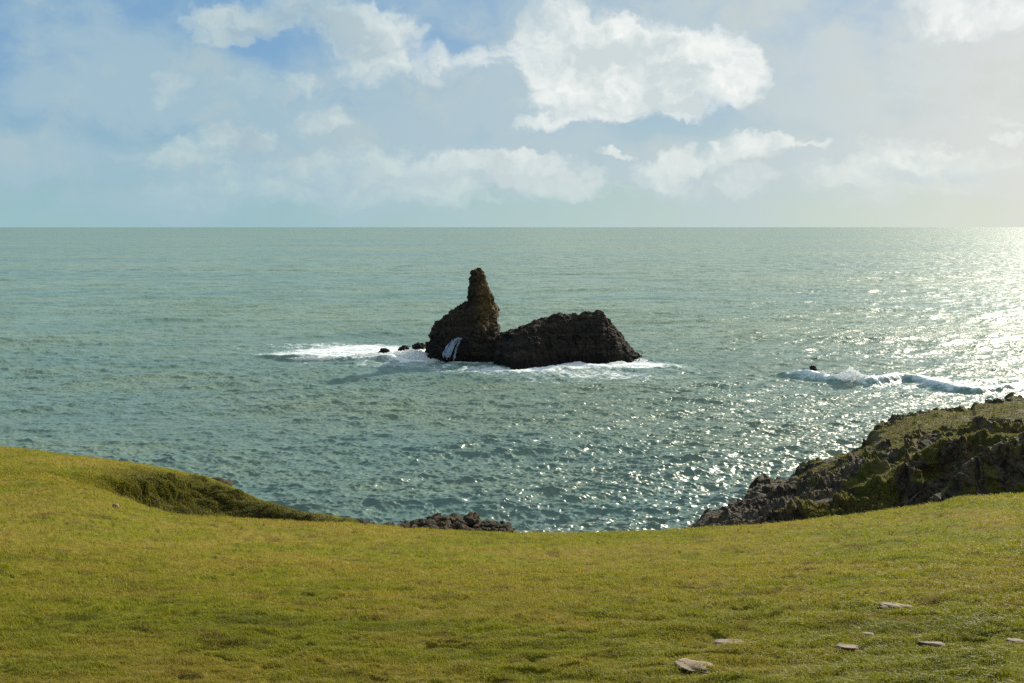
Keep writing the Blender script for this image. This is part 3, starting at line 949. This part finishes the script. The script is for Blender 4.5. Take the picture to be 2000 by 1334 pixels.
def build_spur():
    """nearer rock spur standing in front of the headland at the right edge of the view"""
    px = np.concatenate([np.linspace(1790, 2080, 420)[:-1], np.linspace(2080, 3300, 200)])
    rd = [(1790, 1010, 52), (1821, 985, 52.5), (1846, 961, 53), (1874, 939, 53.5), (1895, 904, 54.5), (1930, 886, 55), (1975, 862, 56), (2000, 848, 56), (2040, 838, 56), (2200, 800, 56), (3300, 740, 52)]
    rg = curve(rd, px)
    foot = rg * np.array([0.93, 0.93, 1]); foot[:, 2] -= 5.5
    foot2 = rg * np.array([0.89, 0.89, 0]); foot2[:, 2] = -2.5
    bk = rg * np.array([1.035, 1.035, 1]); bk[:, 2] -= 1.6
    bk2 = rg * np.array([1.12, 1.12, 1]); bk2[:, 2] -= 5.5
    G, rows = loft([foot2, foot, rg, bk, bk2], [50, 170, 50, 50])
    N_ = normals(G)
    N_ *= np.sign((N_ * np.array([0, -0.5, 1.0])).sum(-1, keepdims=True).mean())
    rI = np.arange(G.shape[0])[:, None] * np.ones((1, G.shape[1]))
    spur = fbm(G, 0.22, 3, seed=43, sc=(1, 0.8, 0.2))
    flute = fbm(G, 0.7, 4, 0.6, seed=46, ridged=True, sc=(1, 1, 0.2))
    f1, f2, v1 = cells(G, 0.9, 39, (1.2, 1.2, 0.45))
    g1, g2, v2 = cells(G, 2.2, 49, (1.1, 1.1, 0.5))
    env = sstep(rows[2] + 12, rows[2] - 25, rI)
    G = G + N_ * (env * (0.8 * spur + 0.6 * (flute - .3) + 0.18 * v1 + 0.09 * v2) + 0.15 * fbm(G, 1.2, 4, seed=48) + 0.25 * fbm(G, 0.4, 3, seed=51))[..., None]
    grass = np.clip(np.exp(-((rI - rows[2] - 2) / 16.0) ** 2) + 0.7 * sstep(-.2, .3, fbm(G, 0.6, 4, seed=52, sc=(1, 1, .4))) * env + 0.5 * sstep(rows[2], rows[2] + 10, rI), 0, 1)
    o = grid_mesh('headland', G, M_CLIFF, attrs={'grass': grass})
    tag(o, 'dark fluted rock spur with a grassy crest at the right edge', 'headland', kind='structure')


build_spur()

build_headland()


# ------------------------------------------------------------------ sea stack
def empty(name, loc):
    o = bpy.data.objects.new(name, None)
    C.objects.link(o)
    o.location = loc
    o.empty_display_size = 0.5
    return o


DS = 187.0


def rock_disp(G, N_, big, mid, fine, seed=0, sc=(1, 1, 0.6)):
    wv = 0.5 * np.stack([fbm(G, .5, 3, seed=seed + 1), fbm(G, .5, 3, seed=seed + 2), fbm(G, .5, 3, seed=seed + 5)], -1)
    f1, f2, v1 = cells(G + wv * 1.5, 0.42, seed + 3, sc)
    g1, g2, v2 = cells(G + wv, 1.05, seed + 8, sc)
    d = big * (0.62 * v1 + 0.5 * fbm(G, 0.3, 3, seed=seed + 4))
    d += mid * (0.65 * v2 + 0.8 * (fbm(G, 1.0, 4, 0.6, ridged=True, seed=seed + 6, sc=sc) - 0.35))
    d += fine * (fbm(G, 3.0, 3, 0.6, ridged=True, seed=seed + 7) - 0.3)
    return G + N_ * d[..., None]


def ring_rock(levels, xl, xr, yc, yr, n=420, sub=260):
    """rock grown as horizontal rings; levels z, left/right x, centre y, half depth"""
    z = np.array(levels, float)
    A = np.stack([z, xl, xr, yc, yr], -1).astype(float)
    tt = np.linspace(0, len(z) - 1, sub)
    B = pchip(np.arange(len(z)), A, tt)
    th = np.linspace(0, 2 * np.pi, n, endpoint=False)
    cx, rx = (B[:, 1] + B[:, 2]) / 2, (B[:, 2] - B[:, 1]) / 2
    c, s_ = np.cos(th), np.sin(th)
    e = 0.85
    X = cx[:, None] + rx[:, None] * np.sign(c) * np.abs(c) ** e
    Y = B[:, 3:4] + B[:, 4:5] * np.sign(s_) * np.abs(s_) ** e
    Z = np.broadcast_to(B[:, 0:1], X.shape)
    return np.stack([X, Y, Z], -1)


def ring_normals(G):
    Gp = np.concatenate([G[:, -2:], G, G[:, :2]], 1)
    n = normals(Gp)[:, 2:-2]
    c = G.mean(1, keepdims=True)
    s_ = np.sign(((G - c) * n).sum(-1).mean())
    return n * s_


def sx(px_, py_):
    return unproj(px_, py_, DS)[..., 0]


def sz(px_, py_):
    return unproj(px_, py_, DS)[..., 2]


def build_stack():
    basep = on_sea(1000, 704)
    root = empty('sea_stack', (float(sx(1020, 704)), float(basep[1]), 0))
    tag(root, 'dark rock stack with tall pointed pinnacle and long humped back standing in the surf', 'sea stack')
    yb = 186.0
    # pinnacle: rows of (left px, right px, py)
    L = [(822, 985, 716), (826, 985, 700), (832, 984, 680), (837, 980, 662), (842, 976, 648), (850, 972, 636), (868, 969, 622), (886, 970, 610), (900, 967, 600), (911, 963, 588), (915, 962, 577), (916, 954, 562), (916, 950, 550), (918, 945, 540), (921, 942, 533), (930, 940, 529), (934, 937, 526)]
    lx = [float(sx(a, p)) for a, b_, p in L]; rx = [float(sx(b_, p)) for a, b_, p in L]; zz = [float(sz(a, p)) for a, b_, p in L]
    for q_ in range(len(L)):
        if L[q_][2] < 600:
            c_ = (lx[q_] + rx[q_]) / 2
            lx[q_], rx[q_] = c_ + (lx[q_] - c_) * 0.86, c_ + (rx[q_] - c_) * 0.86
    hw = [(b_ - a) / 2 for a, b_ in zip(lx, rx)]
    yr = [min(h_ * 0.95 + 0.2, 6.5) for h_ in hw]
    yc = [yb + 2.0 + 0.03 * k for k in range(len(L))]
    G = ring_rock(zz, lx, rx, yc, yr, 420, 300)
    N_ = ring_normals(G)
    amp = sstep(13, 4, G[..., 2])[..., None] * 0.6 + 0.4
    G = rock_disp(G, N_, 0.05, 0.36, 0.20, 15, (1, 1, .7)) + (rock_disp(G, N_, 0.70, 0.15, 0.0, 1) - G) * amp
    o = grid_mesh('pinnacle', G, M_STACK, closed=True, parent=None)
    o.parent = root
    o.matrix_parent_inverse = root.matrix_basis.inverted() if False else o.matrix_parent_inverse
    for v in (o,):
        v.location = -root.location
    # long humped back
    px = np.concatenate([np.linspace(886, 1254, 760)])
    topc = np.array([(886, 702), (893, 680), (901, 666), (918, 661), (945, 663), (967, 659), (980, 652), (1000, 645), (1022, 638), (1045, 629), (1074, 625), (1081, 618), (1092, 614), (1105, 618), (1135, 616), (1150, 610), (1158, 613), (1167, 608), (1177, 611), (1183, 623),
                     (1195, 636), (1206, 651), (1216, 666), (1229, 681), (1240, 692), (1250, 701), (1254, 708)], float)
    top = np.interp(px, topc[:, 0], topc[:, 1])
    bs = np.array([(886, 702), (893, 706), (940, 708), (1005, 720), (1040, 719), (1090, 712), (1150, 711), (1200, 712), (1254, 708)], float)
    bpy_ = np.interp(px, bs[:, 0], bs[:, 1])
    fb = on_sea(px, bpy_)                          # waterline in front
    dtop = np.interp(px, [886, 893, 960, 1100, 1180, 1254], [186, 186.5, 187, 188, 188.5, 188.3])
    tp = unproj(px, top, dtop)
    hgt = np.maximum(tp[:, 2], 0.05)

    def lerp(a, b_, f, zf):
        p = a + (b_ - a) * f
        p[:, 2] = hgt * zf
        return p
    bk = unproj(px, 700, dtop + 5.5)
    w1 = fb.copy(); w1[:, 2] = -2.0; w1[:, :2] *= 0.996
    c1 = lerp(fb, tp, 0.15, 0.35); c2 = lerp(fb, tp, 0.42, 0.72); c3 = lerp(fb, tp, 0.80, 0.95)
    b1 = lerp(tp, bk, 0.35, 0.9); b2 = lerp(tp, bk, 0.8, 0.5); b3 = bk.copy(); b3[:, 2] = -2
    G, rows = loft([w1, c1, c2, c3, tp, b1, b2, b3], [60, 80, 60, 40, 30, 40, 30])
    N_ = normals(G); N_ *= np.sign((N_ * np.array([0, -1, 1.0])).sum(-1, keepdims=True).mean())
    G = rock_disp(G, N_, 0.40, 0.20, 0.14, 5, (1.3, 1, 0.4))
    G = G + N_ * (0.22 * fbm(G + fbm(G, .2, 2, seed=3)[..., None], 1.0, 3, ridged=True, sc=(0.12, 0.12, 1.3), seed=9))[..., None]
    o2 = grid_mesh('humped_ridge', G, M_STACK)
    o2.parent = root
    o2.location = -root.location
    # white water pouring off the neck between the two rocks
    n = 90
    wl = np.array([(893, 658), (882, 662), (872, 672), (865, 684), (858, 700)], float)
    wr = np.array([(906, 661), (902, 666), (898, 677), (894, 690), (891, 706)], float)
    ts = np.linspace(0, 1, n)
    tk = np.linspace(0, 1, 5)
    gl = np.stack([np.interp(ts, tk, wl[:, 0]), np.interp(ts, tk, wl[:, 1])], -1)
    gr = np.stack([np.interp(ts, tk, wr[:, 0]), np.interp(ts, tk, wr[:, 1])], -1)
    dd = 182.2 - 2.2 * ts ** 0.7
    rowsG = []
    for k in range(60):
        f = k / 59
        q = unproj(gl[:, 0] + (gr[:, 0] - gl[:, 0]) * f, gl[:, 1] + (gr[:, 1] - gl[:, 1]) * f, dd - 0.8 * math.sin(math.pi * f))
        rowsG.append(q)
    W_ = np.stack(rowsG)
    W_ = W_ + np.array([0, -1, 0]) * (0.45 * fbm(W_, 1.6, 3, sc=(1, 1, 0.15), seed=3))[..., None]
    strand = fbm(np.stack(np.broadcast_arrays(np.linspace(0, 1, 60)[:, None] * 9, ts[None] * 1.2, 0.3), -1), 1.0, 4, seed=6)
    edge_ = np.abs(np.linspace(-1, 1, 60))[:, None] ** 4 * 0.9 + sstep(0.85, 1.0, ts)[None] * 0.5
    gap = 0.22 + 0.75 * strand + edge_ + 1.2 * np.exp(-((np.linspace(0, 1, 60)[:, None] - 0.68) / 0.05) ** 2) * sstep(0.1, 0.3, ts)[None]
    o3 = grid_mesh('waterfall', W_, M_FALL, attrs={'thin': np.clip(gap * 1.2 + 0.25 * (1 - ts)[None], 0, 1)})
    tag(o3, 'white water pouring down between the pinnacle and the low rock', 'waterfall', kind='structure')


build_stack()


# ------------------------------------------------------------------ rocks, stones
def lump(name, size, mat, seed, n=3, flat=False, jag=0.0):
    import bmesh
    bm = bmesh.new()
    bmesh.ops.create_icosphere(bm, subdivisions=n, radius=1.0)
    V = np.array([v.co[:] for v in bm.verts])
    f1, f2, val = cells(V + seed * 3.7, 1.1, seed)
    r = 1 + 0.22 * val + 0.28 * fbm(V, 0.9, 3, seed=seed) + 0.18 * np.clip(f2 - f1, 0, .4)
    r = r + jag * (fbm(V, 1.3, 4, 0.6, seed=seed + 5, ridged=True) + 0.8 * np.clip(val, -.6, .8))
    V = V * np.clip(r, 0.3, 2.2)[:, None]
    if flat:
        V[:, 2] = np.sign(V[:, 2]) * np.minimum(np.abs(V[:, 2]), 0.55 + 0.08 * fbm(V, 2.0, 3, seed=seed + 2))
    V = V * np.array(size)
    for v, c in zip(bm.verts, V):
        v.co = c
    for f in bm.faces:
        f.smooth = not flat
    me = bpy.data.meshes.new(name)
    bm.to_mesh(me); bm.free()
    me.materials.append(mat)
    o = bpy.data.objects.new(name, me)
    C.objects.link(o)
    return o


bvh = BVHTree.FromObject(ground_ob, bpy.context.evaluated_depsgraph_get())


def hit(px_, py_):
    q = unproj(px_, py_, 10.0)
    d = (Vector(q) - Vector((0, 0, H))).normalized()
    loc, nrm, _, _ = bvh.ray_cast(Vector((0, 0, H)), d)
    return loc, nrm


STONES = [  # px, py, width m, depth m, turn, label
    (1428, 1262, .270, .13, 8, 'flat pale pinkish stone slab sunk in the grass, left of the short row of three'),
    (1362, 1302, .300, .15, 14, 'largest flat pale stone slab, lowest in the picture and nearest the camera'),
    (1658, 1267, .205, .11, 6, 'flat pale stone slab in the middle of the short row of three'),
    (1817, 1259, .195, .10, 2, 'flat pale stone slab at the right of the short row of three'),
    (1746, 1188, .330, .13, 3, 'long thin pale stone slab highest up the grass slope'),
    (1696, 1242, .100, .05, 4, 'tiny pale stone chip in the grass just above the middle slab'),
    (1988, 1256, .140, .07, 2, 'small pale stone slab cut by the right edge of the picture'),
]
for i, (a, b_, wd, dp, rot, lab) in enumerate(STONES):
    loc, nrm = hit(a, b_)
    o = lump('stone_slab', (wd * 0.50, dp * 1.3, 0.04), M_STONE, 11 + i, 4, True)
    o.rotation_euler = (nrm.to_track_quat('Z', 'Y') @ Vector((0, 0, 1)).to_track_quat('Z', 'Y')).to_euler()
    q = nrm.to_track_quat('Z', 'Y')
    o.rotation_mode = 'QUATERNION'
    from mathutils import Quaternion
    o.rotation_quaternion = Vector((0, 0, 1)).rotation_difference(nrm) @ Quaternion((0, 0, 1), R(rot))
    nrm = Vector((0.0, 0.25, 0.96)).normalized()
    o.rotation_quaternion = Vector((0, 0, 1)).rotation_difference(nrm) @ Quaternion((0, 0, 1), R(rot))
    o.location = loc + nrm * (0.024 if i in (0, 4) else 0.008)
    tag(o, lab, 'stone', 'flat stones sunk in the turf')
loc, nrm = hit(226, 992)
o = lump('stone', (0.085, 0.08, 0.08), M_STONE, 41, 3)
o.location = loc + Vector((0, 0, 0.06))
tag(o, 'small white stone lying alone on the grass near the left bank', 'stone')

# rocks beyond the lip of the left headland
p = unproj(424, 945, 81.0)
o = lump('rock_outcrop', (1.1, 1.0, 0.75), M_BOULD, 51, 4)
o.location = p - np.array([0, 0, 0.3])
tag(o, 'dark knob of rock showing over the skyline of the left headland', 'rock')

# boulder heap on the shore below the meadow
def build_heap():
    px = np.linspace(640, 1010, 370)
    tl = np.array([(640, 1030), (700, 1027), (740, 1024), (760, 1022), (800, 1023), (830, 1018), (870, 1014), (920, 1014), (950, 1020), (980, 1028), (1000, 1040), (1010, 1052)], float)
    top = np.interp(px, tl[:, 0], tl[:, 1]) + 8
    t_ = unproj(px, top, 66.0)
    f0 = t_ * np.array([0.92, 0.92, 1]); f0[:, 2] = t_[:, 2] - 1.5
    f1_ = t_ * np.array([0.82, 0.82, 1]); f1_[:, 2] = t_[:, 2] - 2.2
    b1 = t_ * np.array([1.06, 1.06, 1]); b1[:, 2] = t_[:, 2] - 2.0
    b2 = t_ * np.array([1.16, 1.16, 0]); b2[:, 2] = -2.5
    G, rows = loft([f1_, f0, t_, b1, b2], [20, 60, 40, 30])
    N_ = normals(G); N_ *= np.sign(N_[..., 2].mean())
    G = rock_disp(G, N_, 0.30, 0.32, 0.10, 31, (1, 1, 1))
    o = grid_mesh('shore_rocks', G, M_BOULD)
    tag(o, 'low bank of broken dark rock on the shore beyond the meadow edge', 'rocks', kind='structure')
    return t_, px


ht, hpx = build_heap()
protos = [lump('boulder', (0.42, 0.38, 0.34), M_BOULD, 60 + k, 4) for k in range(5)]
for pr in protos:
    C.objects.unlink(pr)
g = random.Random(5)
edge = [(998 - 0, 1034, .42), (986, 1028, .40), (972, 1026, .36), (960, 1022, .42), (948, 1019, .34), (934, 1018, .28), (915, 1014, .42), (902, 1018, .26), (892, 1017, .24), (876, 1014, .44), (862, 1014, .30), (850, 1015, .28), (838, 1018, .3), (824, 1020, .25)]
spots_ = list(edge)
for k in range(46):
    x_ = g.uniform(770, 990)
    y0 = float(np.interp(x_, [770, 830, 870, 920, 960, 1000], [1023, 1019, 1015, 1015, 1023, 1036]))
    spots_.append((x_, y0 + g.uniform(3, 17), g.uniform(.18, .36)))
TOP_LABELS = {0: 'rounded brown boulder at the right hand end of the shore heap', 6: 'dark upright boulder standing highest on the shore heap', 9: 'rusty orange boulder on the crest of the shore heap'}
for i, (a, b_, s_) in enumerate(spots_):
    o = protos[i % 5].copy()
    C.objects.link(o)
    dpt = 65.8 - (b_ - 1014) * 0.12
    q = unproj(a, b_ + 3.5, dpt)
    o.location = q
    o.scale = (s_ / 0.4,) * 3
    o.scale = (s_ / 0.4 * g.uniform(.9, 1.7), s_ / 0.4, s_ / 0.4 * g.uniform(.5, .95))
    o.rotation_euler = (g.uniform(-.5, .5), g.uniform(-.5, .5), g.uniform(0, 6))
    crest_ = i < len(edge)
    lab = TOP_LABELS.get(i, 'brown boulder along the crest of the shore heap, outlined against the sea' if crest_ else 'small brown boulder in the face of the shore heap above the grass edge')
    tag(o, lab, 'boulder', 'boulders heaped on the shore')

# low skerries in the surf by the stack and one behind the right breaker
for i, (a, b_, ww, hh, lab) in enumerate((
        (748, 683, .75, .6, 'pointed dark skerry furthest left in the white surf'),
        (790, 678, .7, .65, 'jagged dark skerry in the middle of the white surf'),
        (816, 673, .8, .8, 'jagged dark skerry touching the foot of the pinnacle'),
        (1587, 711, 0.35, 0.28, 'tiny black rock awash behind the breaker on the right'))):
    q = on_sea(a, b_ + 8)
    o = lump('skerry', (ww, 0.8, hh), M_STACK, 81 + i, 5, jag=0.55)
    o.location = q
    tag(o, lab, 'rock', 'skerries awash in the surf' if i < 3 else None)


# ------------------------------------------------------------------ broken water thrown up by the swells
def spray(name, line, width, seed, lab, base=0.3):
    """lumpy crest of foam following a line on the water, plus thrown drops"""
    pts = np.array([[*on_sea(a, b_)[:2], h_] for a, b_, h_ in line])
    L_ = np.concatenate([[0], np.cumsum(np.hypot(*np.diff(pts[:, :2], axis=0).T))])
    s_ = np.linspace(0, L_[-1], int(L_[-1] / 0.09))
    ctr = pchip(L_, pts, s_)
    tng = np.gradient(ctr[:, :2], axis=0); tng /= np.linalg.norm(tng, axis=1)[:, None]
    nr = np.stack([-tng[:, 1], tng[:, 0]], -1)
    th = np.linspace(-0.15, np.pi + 0.15, 44)
    hgt = ctr[:, 2][None]
    X = ctr[:, 0][None] + nr[:, 0][None] * np.cos(th)[:, None] * width * (0.4 + hgt * 0.5)
    Y = ctr[:, 1][None] + nr[:, 1][None] * np.cos(th)[:, None] * width * (0.4 + hgt * 0.5)
    Z = np.sin(th)[:, None] * (hgt + base)
    G = np.stack([X, Y, Z], -1)
    N_ = normals(G); c0 = np.stack([ctr[:, 0], ctr[:, 1], 0 * s_], -1)[None]
    N_ *= np.sign(((G - c0) * N_).sum(-1).mean())
    d = 0.40 * fbm(G, 0.6, 3, seed=seed) + 0.30 * (0.4 - np.abs(fbm(G, 1.5, 3, seed=seed + 1)) * 2) + 0.12 * fbm(G, 4.0, 3, 0.6, seed=seed + 2)
    G = G + N_ * (d * (0.3 + 0.7 * hgt))[..., None]
    G[..., 2] += np.clip(hgt - 0.8, 0, 2) * 0.9 * np.clip(fbm(G, 1.6, 3, seed=seed + 4, sc=(1, 1, 0.2)), -0.3, 1) * np.sin(th)[:, None]
    thin = np.clip(0.5 - hgt * 0.9 + 0 * th[:, None], 0, 1) + 1.0 * np.abs(np.cos(th))[:, None] ** 6
    o = grid_mesh(name, G, M_FOAM, attrs={'thin': np.clip(thin, 0, 1.2)})
    tag(o, lab, 'breaking wave', kind='stuff')


spray('surf', [(560, 703, .15), (640, 706, .45), (690, 704, .6), (730, 702, .8), (765, 702, 1.0), (800, 703, 1.5), (822, 705, 1.2), (845, 708, .6), (870, 709, .2)], 1.9, 3, 'white surf piled up left of the pinnacle of the sea stack')
spray('surf', [(1585, 744, .1), (1620, 748, .5), (1643, 750, 1.2), (1656, 751, 1.9), (1668, 751, 1.6), (1690, 750, .9), (1720, 748, .5), (1745, 746, .1)], 0.9, 9, 'white plume bursting from the long breaking wave on the right', 0.45)
spray('surf', [(1085, 721, .15), (1105, 717, .5), (1130, 715, .6), (1150, 715, .25), (1175, 716, .15), (1195, 715, .5), (1212, 713, .6), (1230, 713, .15)], 1.0, 14, 'low white wash along the foot of the humped rock', 0.1)
